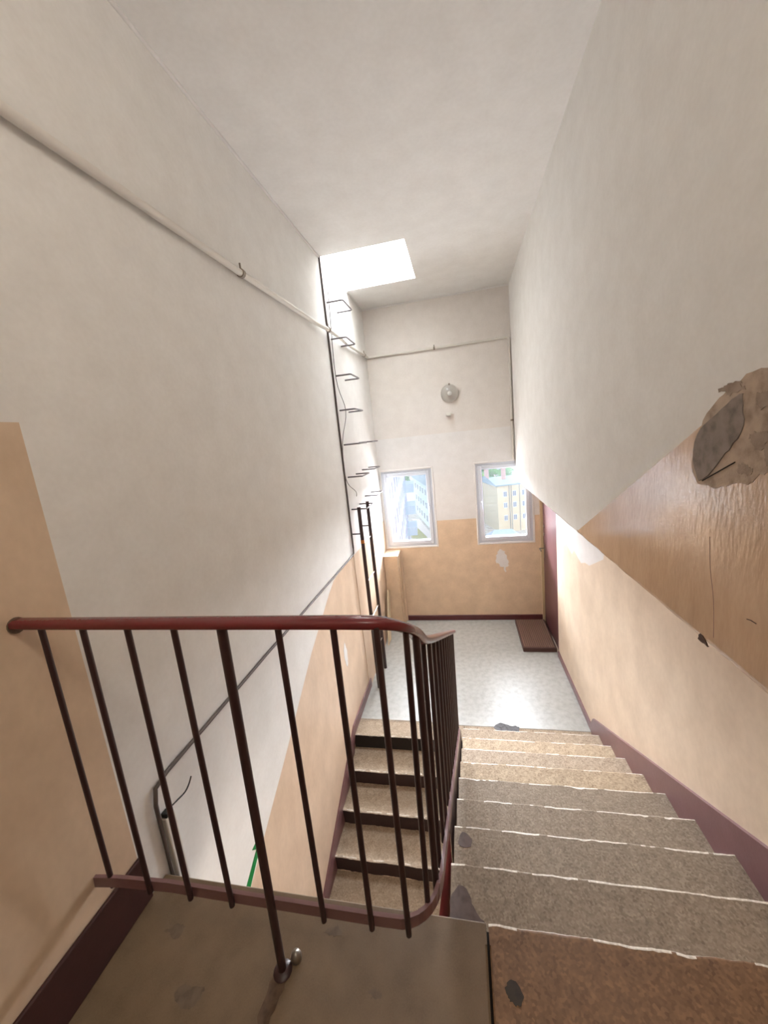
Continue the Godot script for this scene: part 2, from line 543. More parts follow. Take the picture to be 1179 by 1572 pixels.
	prism(low, [Vector2(4.77, -LOW - 0.2)] + drips + [Vector2(1.05, LEDGE), Vector2(1.05, -LOW - 0.2)], o, F, Y, Vector3.LEFT, 0.3)
	box(low, Vector3(B2, 0.74, -D), Vector3(B2 + 0.3, LEDGE, -4.77))
	box(low, Vector3(B2, -LOW - 0.2, -D), Vector3(B2 + 0.3, -L, -4.77))
	box(low, Vector3(B2 + 0.12, -L, -D), Vector3(B2 + 0.3, 0.74, -4.77))
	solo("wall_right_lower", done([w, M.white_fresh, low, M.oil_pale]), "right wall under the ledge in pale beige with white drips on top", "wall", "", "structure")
	# wall behind the camera and the closed end of the recess
	st = begin()
	low = begin()
	box(st, Vector3(-A - 0.3, 1.76, 1.5), Vector3(B2 + 0.35, C + 0.3, 1.8))
	box(low, Vector3(-A - 0.3, -LOW - 0.2, 1.5), Vector3(B2 + 0.35, 1.76, 1.8))
	solo("wall_front", done([st, M.white, low, M.oil_near]), "wall behind the upper landing", "wall", "", "structure")

	st = begin()
	box(st, Vector3(B + 0.06, -LOW - 0.2, -0.985), Vector3(B2 + 0.35, nb, 1.5), 0.004)
	solo("wall_right_near", done([st, M.oil_near]), "beige wall at right of the upper landing, below the ledge", "wall", "", "structure")

	# ceiling with a square skylight shaft in its left corner
	st = begin()
	var x0 := -A
	var x1 := -0.40
	var z0 := -4.99
	var z1 := -4.03
	box(st, Vector3(x1, C, -D), Vector3(B + 0.32, C + 0.3, 1.5))
	box(st, Vector3(x0 - 0.3, C, z1), Vector3(x1, C + 0.3, 1.5))
	box(st, Vector3(x0 - 0.3, C, -D), Vector3(x1, C + 0.3, z0))
	box(st, Vector3(x1, C + 0.3, z0 - 0.2), Vector3(x1 + 0.2, C + 1.45, z1 + 0.2))
	box(st, Vector3(x0 - 0.3, C, z0), Vector3(x0, C + 1.45, z1))
	box(st, Vector3(x0 - 0.3, C + 0.3, z1), Vector3(x1, C + 1.45, z1 + 0.2))
	box(st, Vector3(x0 - 0.3, C + 0.3, z0 - 0.2), Vector3(x1, C + 1.45, z0))
	solo("ceiling", done([st, M.ceiling]), "white plaster ceiling with a skylight shaft cut in it", "ceiling", "", "structure")
	st = begin()
	box(st, Vector3(x0 - 0.1, C + 1.40, z0 - 0.1), Vector3(x1 + 0.1, C + 1.44, z1 + 0.1))
	var sk := solo("window_3", done([st, M.skylight]), "milky skylight glazing over the roof shaft", "skylight", "", "structure")
	# coving beads
	var trims := 0
	for b in [[Vector3(-A + 0.004, C - 0.004, 1.5), Vector3(-A + 0.004, C - 0.004, z1), "left"], [Vector3(-A + 0.004, C - 0.004, z0), Vector3(-A + 0.004, C - 0.004, -D), "left rear"], [Vector3(-A, C - 0.004, -D + 0.004), Vector3(B, C - 0.004, -D + 0.004), "back"]]:
		st = begin()
		tube(st, [b[0], b[1]], 0.011, 8)
		trims += 1
		solo("trim_%d" % trims, done([st, M.white_fresh]), "thin white bead where ceiling meets the %s wall" % b[2], "trim", "", "structure")

	# upper landing floor: slab, two finishes with an open joint
	var fl := thing("floor", "upper landing floor of worn grey and brown stone", "floor", Vector3.ZERO, "", "structure")
	st = begin()
	box(st, Vector3(-A, -0.28, -E + 0.012), Vector3(B + 0.06, -0.025, 1.5))
	part(fl, "slab", done([st, M.groove]))
	st = begin()
	box(st, Vector3(-A, -0.022, -E), Vector3(-0.020, 0, 1.5), 0.006)
	part(fl, "floor_panel", done([st, M.floor_grey]), Vector3.ZERO, "worn grey concrete half of the landing")
	st = begin()
	box(st, Vector3(-0.012, -0.022, -E + 0.03), Vector3(B + 0.06, 0, 1.5), 0.005)
	part(fl, "floor_panel", done([st, M.floor_brown]), Vector3.ZERO, "brown speckled terrazzo half of the landing")
	st = begin()
	prism(st, blob([Vector2(0.025, 0.868), Vector2(0.045, 0.886), Vector2(0.066, 0.876), Vector2(0.073, 0.852), Vector2(0.062, 0.834), Vector2(0.042, 0.838), Vector2(0.033, 0.85)], 0.003, 4), Vector3(0, 0.001, 0), X, F, Y, 0.002)
	part(fl, "stain", done([st, M.stain]), Vector3.ZERO, "dark round stain")
	for s in [[-0.93, 0.72, 0.05], [-1.08, 0.86, 0.035], [-0.52, 0.93, 0.03], [-0.35, 0.80, 0.02], [-0.80, 0.62, 0.03]]:
		st = begin()
		var ring: Array = []
		for k in 9:
			ring.append(Vector2(s[0], s[1]) + Vector2(cos(TAU * k / 9), sin(TAU * k / 9) * 0.6) * s[2] * rng.randf_range(0.55, 1.2))
		prism(st, blob(ring, 0.004, 3), Vector3(0, 0.0003, 0), X, F, Y, 0.0004)
		part(fl, "scuff", done([st, M.scuff]))

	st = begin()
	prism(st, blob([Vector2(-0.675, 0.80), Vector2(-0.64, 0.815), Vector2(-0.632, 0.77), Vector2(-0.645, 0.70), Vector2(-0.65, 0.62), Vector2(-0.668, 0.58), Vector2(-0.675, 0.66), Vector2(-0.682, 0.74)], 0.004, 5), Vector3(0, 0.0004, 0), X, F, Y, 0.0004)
	part(fl, "floor_streak", done([st, M.streak_brown]), Vector3.ZERO, "reddish dark streak below the post")  # dark brown streak running from the post foot towards the camera

	# half landing
	fl = thing("floor_001", "pale grey cement floor of the half landing", "floor", Vector3.ZERO, "", "structure")
	st = begin()
	box(st, Vector3(-A, -L - 0.2, -D), Vector3(B2 + 0.12, -L - 0.012, -3.27))
	part(fl, "slab", done([st, M.groove]))
	st = begin()
	box(st, Vector3(-A, -L - 0.02, -D), Vector3(B2 + 0.1, -L, -3.47), 0.004)
	part(fl, "screed", done([st, M.screed]))
	st = begin()
	prism(st, blob([Vector2(0.14, 3.46), Vector2(0.20, 3.53), Vector2(0.30, 3.50), Vector2(0.38, 3.49), Vector2(0.36, 3.42), Vector2(0.27, 3.40)], 0.01, 4), Vector3(0, -L + 0.0015, 0), X, F, Y, 0.003)
	part(fl, "chip", done([st, M.chip_grey]), Vector3.ZERO, "grey broken spot at the landing edge")
	# lower floor
	st = begin()
	box(st, Vector3(-A, -LOW - 0.2, -D), Vector3(B2 + 0.3, -LOW, 1.5))
	solo("floor_002", done([st, M.floor_grey]), "floor of the storey below, seen down the stair gap", "floor", "", "structure")

	skirtings()


func skirtings() -> void:
	var st := begin()
	var F := Vector3.FORWARD
	var Y := Vector3.UP
	box(st, Vector3(-1.02, -L, -D), Vector3(B2 + 0.02, -L + 0.085, -D + 0.02), 0.006)
	solo("baseboard_back", done([st, M.skirting_red]), "dark red painted skirting below the windows", "baseboard", "", "structure")
	st = begin()
	# half landing and down the lower flight along the left wall
	prism(st, [Vector2(4.06, -L), Vector2(4.06, -L + 0.10), Vector2(3.27, -L + 0.10), Vector2(0.65, -LOW + 0.09), Vector2(0.65, -LOW), Vector2(1.0, -LOW), Vector2(3.1, -L - 0.3), Vector2(3.27, -L)], Vector3(-A + 0.015, 0, 0), F, Y, Vector3.RIGHT, 0.015)
	solo("baseboard_left", done([st, M.skirting]), "purple brown skirting running down the lower flight on the left", "baseboard", "", "structure")
	st = begin()
	box(st, Vector3(-A, 0, -0.945), Vector3(-A + 0.014, 0.19, 1.5), 0.004)
	solo("baseboard_left_upper", done([st, M.skirting_dark]), "dark brown skirting at left of the upper landing", "baseboard", "", "structure")
	st = begin()
	var top := func(u: float) -> float: return -0.56 - (u - 2.35) * 0.535
	prism(st, [Vector2(1.05, top.call(1.05)), Vector2(3.42, top.call(3.42)), Vector2(3.5, -L + 0.065), Vector2(4.76, -L + 0.065), Vector2(4.76, -L), Vector2(3.4, -L - 0.05), Vector2(1.05, -0.25)], Vector3(B2 - 0.016, 0, 0), F, Y, Vector3.LEFT, 0.016)
	solo("baseboard_right", done([st, M.skirting]), "purple brown skirting rising with the stairs on the right", "baseboard", "", "structure")


# ------------------------------------------------------------------ stairs
func step_mesh(x0: float, x1: float, depth: float, rise: float, ahead: float, seed_value: int, top: Material, riser: Material, edge: Material) -> ArrayMesh:
	# origin at the nosing line; the tread runs back against ahead, the nosing is rounded, chipped and worn, its edge paled to paint in window light
	var noise := FastNoiseLite.new()
	noise.seed = seed_value
	noise.frequency = 5.0
	var coarse := FastNoiseLite.new()
	coarse.seed = seed_value + 50
	coarse.frequency = 1.6
	var cols := 64
	var prof: Array = []
	var bare: Array = []
	for i in cols + 1:
		var x := lerpf(x0, x1, float(i) / cols)
		var wob := noise.get_noise_1d(x * 4.0) * 0.003 + coarse.get_noise_1d(x * 3.0) * 0.005
		var chip := maxf(0.0, noise.get_noise_1d(x * 2.3 + 7.0) - 0.30) * 0.04
		var wear := 0.004 + 0.005 * (0.5 + coarse.get_noise_1d(x * 2.0 + 20.0)) + chip
		bare.append(noise.get_noise_1d(x * 1.3 + 40.0))
		var row: Array = []
		for q in [[-depth - 0.03, 0.0], [-wear - 0.004, 0.0], [-wear * 0.55, -0.0012 - chip * 0.1], [-wear * 0.2, -0.004 - chip * 0.25], [0.0 - chip * 0.3, -0.010 - chip * 0.5], [-0.001, -0.022 - chip * 0.5], [-0.010, -rise - 0.02]]:
			row.append(Vector3(x, q[1], (q[0] + wob) * ahead))
		prof.append(row)
	var t := begin()
	var e := begin()
	var r := begin()
	var norms := [Vector3(0, 1, 0), Vector3(0, 1, 0.02), Vector3(0, 0.95, 0.3), Vector3(0, 0.75, 0.66), Vector3(0, 0.35, 0.94), Vector3(0, 0, 1), Vector3(0, 0, 1)]
	for i in cols:
		for k in 6:
			var st := t if k < 1 or (k == 1 and bare[i] < -0.14) else (e if k < 4 else r)
			var p := [prof[i][k], prof[i + 1][k], prof[i + 1][k + 1], prof[i][k + 1]]
			var na: Vector3 = (norms[k] * Vector3(1, 1, ahead)).normalized()
			var nb: Vector3 = (norms[k + 1] * Vector3(1, 1, ahead)).normalized()
			if k == 0:
				nb = Vector3.UP
			if k == 5:
				na = Vector3(0, 0, ahead)
			tri_n(st, [p[0], p[1], p[2]], [na, na, nb])
			tri_n(st, [p[0], p[2], p[3]], [na, nb, nb])
	for s in [0, cols]:
		var row: Array = prof[s]
		var back := Vector3(row[0].x, -rise - 0.02, row[0].z)
		for k in 6:
			tri(t, back, row[k], row[k + 1], Vector3(-1 if s == 0 else 1, 0, 0))
	var b0: Array = prof[0]
	var b1: Array = prof[cols]
	var y := -rise - 0.02
	quad(t, b0[6], b1[6], Vector3(b1[0].x, y, b1[0].z), Vector3(b0[0].x, y, b0[0].z), Vector3.DOWN)
	quad(t, b0[0], b1[0], Vector3(b1[0].x, y, b1[0].z), Vector3(b0[0].x, y, b0[0].z), Vector3(0, 0, -ahead))
	return done([t, top, e, edge, r, riser])


func stairs() -> void:
	var tops := [M.floor_brown, M.tread_grey, M.tread_grey, M.tread_grey, M.tread_grey, M.tread_ochre, M.tread, M.tread_ochre, M.tread]
	var up := thing("staircase", "upper flight of worn stone steps going down to the window landing", "stairs", Vector3(0, 0, -E))
	for k in 9:
		if k == 0:
			part(up, "step", step_mesh(-0.15, -0.02, 0.03, R, -1.0, 10, M.floor_grey, M.floor_grey, M.floor_grey))
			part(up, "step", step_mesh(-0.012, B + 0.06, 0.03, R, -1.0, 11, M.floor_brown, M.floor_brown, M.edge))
			continue
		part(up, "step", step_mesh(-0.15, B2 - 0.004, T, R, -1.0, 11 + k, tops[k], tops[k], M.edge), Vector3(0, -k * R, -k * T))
	var st := begin()
	prism(st, [Vector2(0.03, -0.17), Vector2(8 * T - 0.03, -9 * R + 0.02), Vector2(8 * T - 0.03, -9 * R - 0.18), Vector2(0.03, -0.38)], Vector3(-0.145, 0, 0), Vector3.FORWARD, Vector3.UP, Vector3.LEFT, -B2 + 0.0 + 2.19)
	part(up, "flight_slab", done([st, M.oil_left]))
	st = begin()
	prism(st, [Vector2(0.0, -0.012), Vector2(0.55, -0.55 * R / T - 0.012), Vector2(0.55, -0.55 * R / T - 0.30), Vector2(0.0, -0.33)], Vector3(-0.176, 0, 0), Vector3.FORWARD, Vector3.UP, Vector3.LEFT, -0.024)
	part(up, "side_band", done([st, M.side_red]), Vector3.ZERO, "red painted end of the side board")
	st = begin()
	prism(st, [Vector2(0.55, -0.55 * R / T - 0.016), Vector2(8 * T, -8 * R - 0.016), Vector2(8 * T, -9 * R - 0.1), Vector2(0.55, -0.55 * R / T - 0.30)], Vector3(-0.174, 0, 0), Vector3.FORWARD, Vector3.UP, Vector3.LEFT, -0.022)
	part(up, "side_band", done([st, M.skirting_dark]), Vector3.ZERO, "far part of the side board, shade painted in as dark brown")  # far side board coloured dark brown for the shade in the gap
	st = begin()
	prism(st, blob([Vector2(-0.145, 0.03), Vector2(-0.10, 0.018), Vector2(-0.03, 0.03), Vector2(-0.025, 0.08), Vector2(-0.06, 0.13), Vector2(-0.10, 0.20), Vector2(-0.145, 0.16)], 0.004, 5), Vector3(0, -R + 0.001, 0), Vector3.RIGHT, Vector3.FORWARD, Vector3.UP, 0.002)
	part(up, "stain", done([st, M.spill]), Vector3.ZERO, "dark spill at the left end of the first tread")
	st = begin()
	prism(st, blob([Vector2(-0.13, 0.47), Vector2(-0.08, 0.46), Vector2(-0.07, 0.50), Vector2(-0.11, 0.53)], 0.003, 5), Vector3(0, -2.0 * R + 0.001, 0), Vector3.RIGHT, Vector3.FORWARD, Vector3.UP, 0.002)
	part(up, "stain", done([st, M.spill]))
	var down := thing("staircase", "lower flight at left with dark brown painted risers, seen through the railing", "stairs", Vector3(0, -L, -3.27))
	for k in 9:
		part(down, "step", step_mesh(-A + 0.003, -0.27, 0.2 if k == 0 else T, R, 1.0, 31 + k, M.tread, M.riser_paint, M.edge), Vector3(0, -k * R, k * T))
	st = begin()
	prism(st, [Vector2(-0.03, -0.17), Vector2(-8 * T + 0.03, -9 * R + 0.02), Vector2(-8 * T + 0.03, -9 * R - 0.001), Vector2(-7.2 * T, -9 * R - 0.001), Vector2(-0.03, -0.38)], Vector3(-0.275, 0, 0), Vector3.FORWARD, Vector3.UP, Vector3.RIGHT, 0.98)
	part(down, "flight_slab", done([st, M.oil_left]))
	st = begin()
	var pts: Array = [Vector2(0.0, -0.03)]
	for k in 8:
		pts.append(Vector2(-k * T - 0.02, -(k + 1) * R - 0.03))
		pts.append(Vector2(-(k + 1) * T + 0.01, -(k + 1) * R - 0.03))
	pts.append_array([Vector2(-8 * T, -9 * R), Vector2(-7 * T, -9 * R), Vector2(0.0, -0.33)])
	prism(st, pts, Vector3(-0.267, 0, 0), Vector3.FORWARD, Vector3.UP, Vector3.RIGHT, 0.003)
	part(down, "side_band", done([st, M.side_red]), Vector3.ZERO, "red painted side of the flight")
	# tread strip along the edge of the half landing, across the gap of the two flights
	st = begin()
	box(st, Vector3(-0.275, -L - 0.2, -3.47), Vector3(-0.152, -L, -3.27), 0.004)
	part(down, "landing_edge", done([st, M.tread]), Vector3(0, L, 3.27))
	st = begin()
	box(st, Vector3(-0.15, -L - 0.02, -3.47), Vector3(B2, -L, -3.22), 0.004)
	part(up, "landing_edge", done([st, M.tread]), Vector3(0, 0, E))


# ------------------------------------------------------------------ railing
func railing() -> void:
	var t := thing("stair_railing", "dark brown steel stair railing with a dark red handrail", "railing", Vector3(-0.6, 0, -0.78))
	var o := -t.position
	var zf := -0.78
	var xs := -0.15
	var slope := R / T
	var bar_y := func(d: float) -> float: return 0.300 - (d - 0.80) * slope
	var zb := -0.812
	var rail_y := func(d: float) -> float: return 1.128 - (d - 0.80) * slope
	var path: Array = [Vector3(-A + 0.004, 1.20, zf)]
	for x in [-1.15, -1.0, -0.8, -0.6, -0.45, -0.38]:
		path.append(Vector3(x, 1.20, zf))
	for p in [Vector3(-0.31, 1.200, zf), Vector3(-0.25, 1.198, zf - 0.003), Vector3(-0.20, 1.186, zf - 0.022), Vector3(-0.168, 1.150, zf - 0.072), Vector3(-0.153, 1.090, zf - 0.155), Vector3(-0.15, 1.01, -1.04)]:
		path.append(p)
	for d in [1.3, 1.7, 2.1, 2.5, 2.72]:
		path.append(Vector3(xs, rail_y.call(d), -d))
	path = smooth_path(path, 5)
	var st := begin()
	sweep(st, path, oval(0.042, 0.027, 0.75))
	var hr := part(t, "handrail", done([st, M.handrail]), o)
	st = begin()
	sweep(st, [Vector3(-A - 0.003, 1.195, zf), Vector3(-A + 0.006, 1.195, zf)], circle(0.023, 16))
	part(hr, "wall_socket", done([st, M.scuff]))
	# bottom flat bar, bent round the corner
	var bar: Array = [Vector3(-A + 0.002, 0.288, -0.786), Vector3(-1.18, 0.28, -0.80)]
	for x in [-1.0, -0.7, -0.4, -0.31]:
		bar.append(Vector3(x, 0.275, zb))
	for k in range(1, 8):
		var ang := PI / 2.0 * k / 8.0
		bar.append(Vector3(-0.27 + 0.12 * sin(ang), 0.275 - 0.012 * k / 8.0, zb - 0.12 + 0.12 * cos(ang)))
	for d in [0.98, 1.05, 1.2, 1.6, 2.0, 2.4, 2.62]:
		bar.append(Vector3(xs, bar_y.call(d), -d))
	st = begin()
	sweep(st, bar, [Vector2(-0.0055, -0.019), Vector2(0.0055, -0.019), Vector2(0.0055, 0.019), Vector2(-0.0055, 0.019)], Vector3.UP, true, false)
	part(t, "bottom_bar", done([st, M.bar_paint]), o)
	var bars: Array = []
	for x in [-1.205, -1.06, -0.912, -0.767, -0.47, -0.327, -0.222]:
		bars.append([Vector3(x * 0.972 + 0.002, 1.19, zf + 0.002), Vector3(x - 0.004, 0.258, zb + 0.0135)])
	bars.append([Vector3(-0.163, 1.13, zf - 0.085), Vector3(-0.178, 0.275, zb - 0.055)])
	for i in 12:
		var d := 1.06 + i * 0.142
		bars.append([Vector3(xs, rail_y.call(d) - 0.008, -d), Vector3(xs - 0.012, bar_y.call(d) - 0.012, -d)])
	for b in bars:
		st = begin()
		tube(st, [b[0], b[1]], 0.0082, 10)
		part(t, "baluster", done([st, M.rail_paint]), o)
	st = begin()
	tube(st, [Vector3(-0.606, 1.19, zf + 0.002), Vector3(-0.652, 0.0, -0.812)], 0.0125, 12)
	var post := part(t, "post", done([st, M.rail_paint]), o, "thicker post that reaches down to the floor")
	st = begin()
	lathe(st, [Vector2(0.030, -0.001), Vector2(0.029, 0.003), Vector2(0.022, 0.006), Vector2(0.013, 0.012), Vector2(0.0, 0.013)], Vector3(-0.652, 0, -0.812), Vector3.UP, 14)
	part(post, "foot_plate", done([st, M.rail_paint]))
	st = begin()
	lathe(st, [Vector2(0.017, 0.0), Vector2(0.018, 0.012), Vector2(0.013, 0.026), Vector2(0.0, 0.03)], Vector3(-0.620, 0, -0.845), Vector3.UP, 10)
	part(post, "bolt_head", done([st, M.steel]))
	st = begin()
	tube(st, [Vector3(xs, 1.088, -0.935), Vector3(xs - 0.012, bar_y.call(0.95) - 0.012, -0.945)], 0.0105, 12)
	part(t, "post", done([st, M.rail_paint]), o, "thicker post behind the bend of the rail")


# ------------------------------------------------------------------ windows and door
func window(x0: float, x1: float, y0: float, y1: float, called: String, label: String, handle_left: bool) -> void:
	var t := thing(called, label, "window", Vector3((x0 + x1) / 2, y0, -D), "", "structure")
	var o := -t.position
	var ring := func(a: float, b: float, zb: float, zf: float, m: Material, bevel: float) -> ArrayMesh:
		var st := begin()
		box(st, Vector3(x0 + a, y0 + a, zb), Vector3(x0 + b, y1 - a, zf), bevel)
		box(st, Vector3(x1 - b, y0 + a, zb), Vector3(x1 - a, y1 - a, zf), bevel)
		box(st, Vector3(x0 + b - 0.002, y0 + a, zb), Vector3(x1 - b + 0.002, y0 + b, zf), bevel)
		box(st, Vector3(x0 + b - 0.002, y1 - b, zb), Vector3(x1 - b + 0.002, y1 - a, zf), bevel)
		return done([st, m])
	part(t, "plaster_bead", ring.call(-0.022, 0.004, -D - 0.02, -D + 0.006, M.white_fresh, 0.004), o)
	part(t, "frame", ring.call(0.0, 0.05, -D - 0.09, -D - 0.012, M.pvc, 0.004), o)
	var sash := part(t, "sash", ring.call(0.036, 0.094, -D - 0.08, -D + 0.004, M.pvc, 0.008), o)
	part(sash, "gasket", ring.call(0.092, 0.099, -D - 0.05, -D - 0.03, M.gasket, 0.0))
	var st := begin()
	box(st, Vector3(x0 + 0.09, y0 + 0.09, -D - 0.042), Vector3(x1 - 0.09, y1 - 0.09, -D - 0.041))
	part(t, "pane", done([st, M.glass]), o)
	st = begin()
	var hx := x0 + 0.066 if handle_left else x1 - 0.066
	var hy := (y0 + y1) / 2.0 + 0.04
	box(st, Vector3(hx - 0.014, hy - 0.035, -D + 0.002), Vector3(hx + 0.014, hy + 0.035, -D + 0.012), 0.004)
	tube(st, [Vector3(hx, hy, -D + 0.008), Vector3(hx, hy, -D + 0.042), Vector3(hx, hy - 0.02, -D + 0.05), Vector3(hx, hy - 0.11, -D + 0.05)], 0.009, 8, Vector3.RIGHT)
	part(sash, "handle", done([st, M.pvc]))


func door() -> void:
	var t := thing("door_1", "purple brown flat door at right end of the half landing", "door", Vector3(B2 + 0.03, -L, -5.25), "", "structure")
	var o := -t.position
	var st := begin()
	box(st, Vector3(B2 + 0.025, -L + 0.005, -5.685), Vector3(B2 + 0.065, 0.695, -4.80), 0.003)
	var leaf := part(t, "leaf", done([st, M.door]), o)
	st = begin()
	box(st, Vector3(B2 - 0.005, -L, -D + 0.002), Vector3(B2 + 0.09, 0.735, -5.715), 0.004)
	box(st, Vector3(B2 + 0.0, 0.70, -5.715), Vector3(B2 + 0.09, 0.735, -4.775), 0.004)
	box(st, Vector3(B2 + 0.012, -L, -4.795), Vector3(B2 + 0.09, 0.70, -4.772), 0.004)
	part(t, "frame", done([st, M.door_frame]), o, "cream coloured frame")
	st = begin()
	box(st, Vector3(B2 + 0.018, -0.30, -5.645), Vector3(B2 + 0.026, -0.09, -5.605), 0.003)
	tube(st, [Vector3(B2 + 0.02, -0.15, -5.625), Vector3(B2 - 0.035, -0.15, -5.625), Vector3(B2 - 0.045, -0.15, -5.61), Vector3(B2 - 0.045, -0.152, -5.50)], 0.009, 8, Vector3(0.1, 1, 0.1))
	part(leaf, "handle", done([st, M.steel]))
	for y in [0.06, 0.17]:
		st = begin()
		lathe(st, [Vector2(0.024, 0.0), Vector2(0.022, 0.008), Vector2(0.012, 0.012), Vector2(0.0, 0.012)], Vector3(B2 + 0.0255, y, -5.625), Vector3.LEFT, 14)
		part(leaf, "lock", done([st, M.steel]))


# ------------------------------------------------------------------ things on the walls and floor
func ladder() -> void:
	var t := thing("rung_ladder", "grey iron rungs set in the left wall under the skylight", "ladder", Vector3(-A, 0.8, -4.3))
	var o := -t.position
	var list: Array = []
	for k in 7:
		list.append([-4.13, 3.05 - k * 0.363])
	for k in 3:
		list.append([-4.79, 1.60 - k * 0.345])
	for r in list:
		var st := begin()
		var z: float = r[0]
		var y: float = r[1] + rng.randf_range(-0.008, 0.008)
		var out := 0.17 + rng.randf_range(-0.008, 0.008)
		tube(st, [Vector3(-A + 0.0005, y, z), Vector3(-A + out - 0.015, y, z), Vector3(-A + out - 0.003, y - 0.001, z - 0.006), Vector3(-A + out, y - 0.001, z - 0.018), Vector3(-A + out, y, z - 0.33), Vector3(-A + out - 0.006, y, z - 0.343), Vector3(-A + out - 0.018, y, z - 0.348), Vector3(-A + 0.0005, y, z - 0.348)], 0.0085, 8, Vector3.UP)
		part(t, "rung", done([st, M.rung]), o)
	var t2 := thing("ladder", "brown two-rail ladder standing against the left wall below the rungs", "ladder", Vector3(-1.15, -L, -4.22))
	o = -t2.position
	for z in [-4.03, -4.43]:
		var st := begin()
		tube(st, [Vector3(-1.15, -L, z), Vector3(-1.148, 0.90, z - 0.01)], 0.021, 14)
		var rail := part(t2, "rail", done([st, M.ladder]), o)
		st = begin()
		tube(st, [Vector3(-A, 0.60, z - 0.005), Vector3(-1.15, 0.60, z - 0.005)], 0.008, 8)
		part(rail, "bracket", done([st, M.ladder]))
		if z > -4.2:
			st = begin()
			tube(st, [Vector3(-1.1485, 0.49, z - 0.006), Vector3(-1.1485, 0.53, z - 0.006)], 0.0222, 14)
			part(rail, "tape", done([st, M.orange]), Vector3.ZERO, "band of orange tape")
	for y in [0.47, 0.02, -0.43, -0.88]:
		var st := begin()
		tube(st, [Vector3(-1.15, y, -4.04), Vector3(-1.15, y, -4.43)], 0.0065, 8, Vector3.UP)
		part(t2, "rung", done([st, M.rod]), o)


func pipe_run(called: String, path: Array, r: float, clamps: Array, label: String) -> void:
	var t := thing(called, label, "conduit", path[0])
	var o := -t.position
	var st := begin()
	tube(st, path, r, 12, Vector3(0.21, 0.33, 0.92))
	part(t, "pipe", done([st, M.pipe]), o)
	for c in clamps:
		st = begin()
		var p: Vector3 = c[0]
		var d: Vector3 = c[1]
		tube(st, [p - d * 0.012, p + d * 0.012], r * 1.35, 12, Vector3(0.21, 0.33, 0.92))
		tube(st, [p + Vector3(0, r * 1.2, 0), p + Vector3(0, r * 3.0, 0)], 0.006, 6)
		part(t, "clamp", done([st, M.clamp]), o)


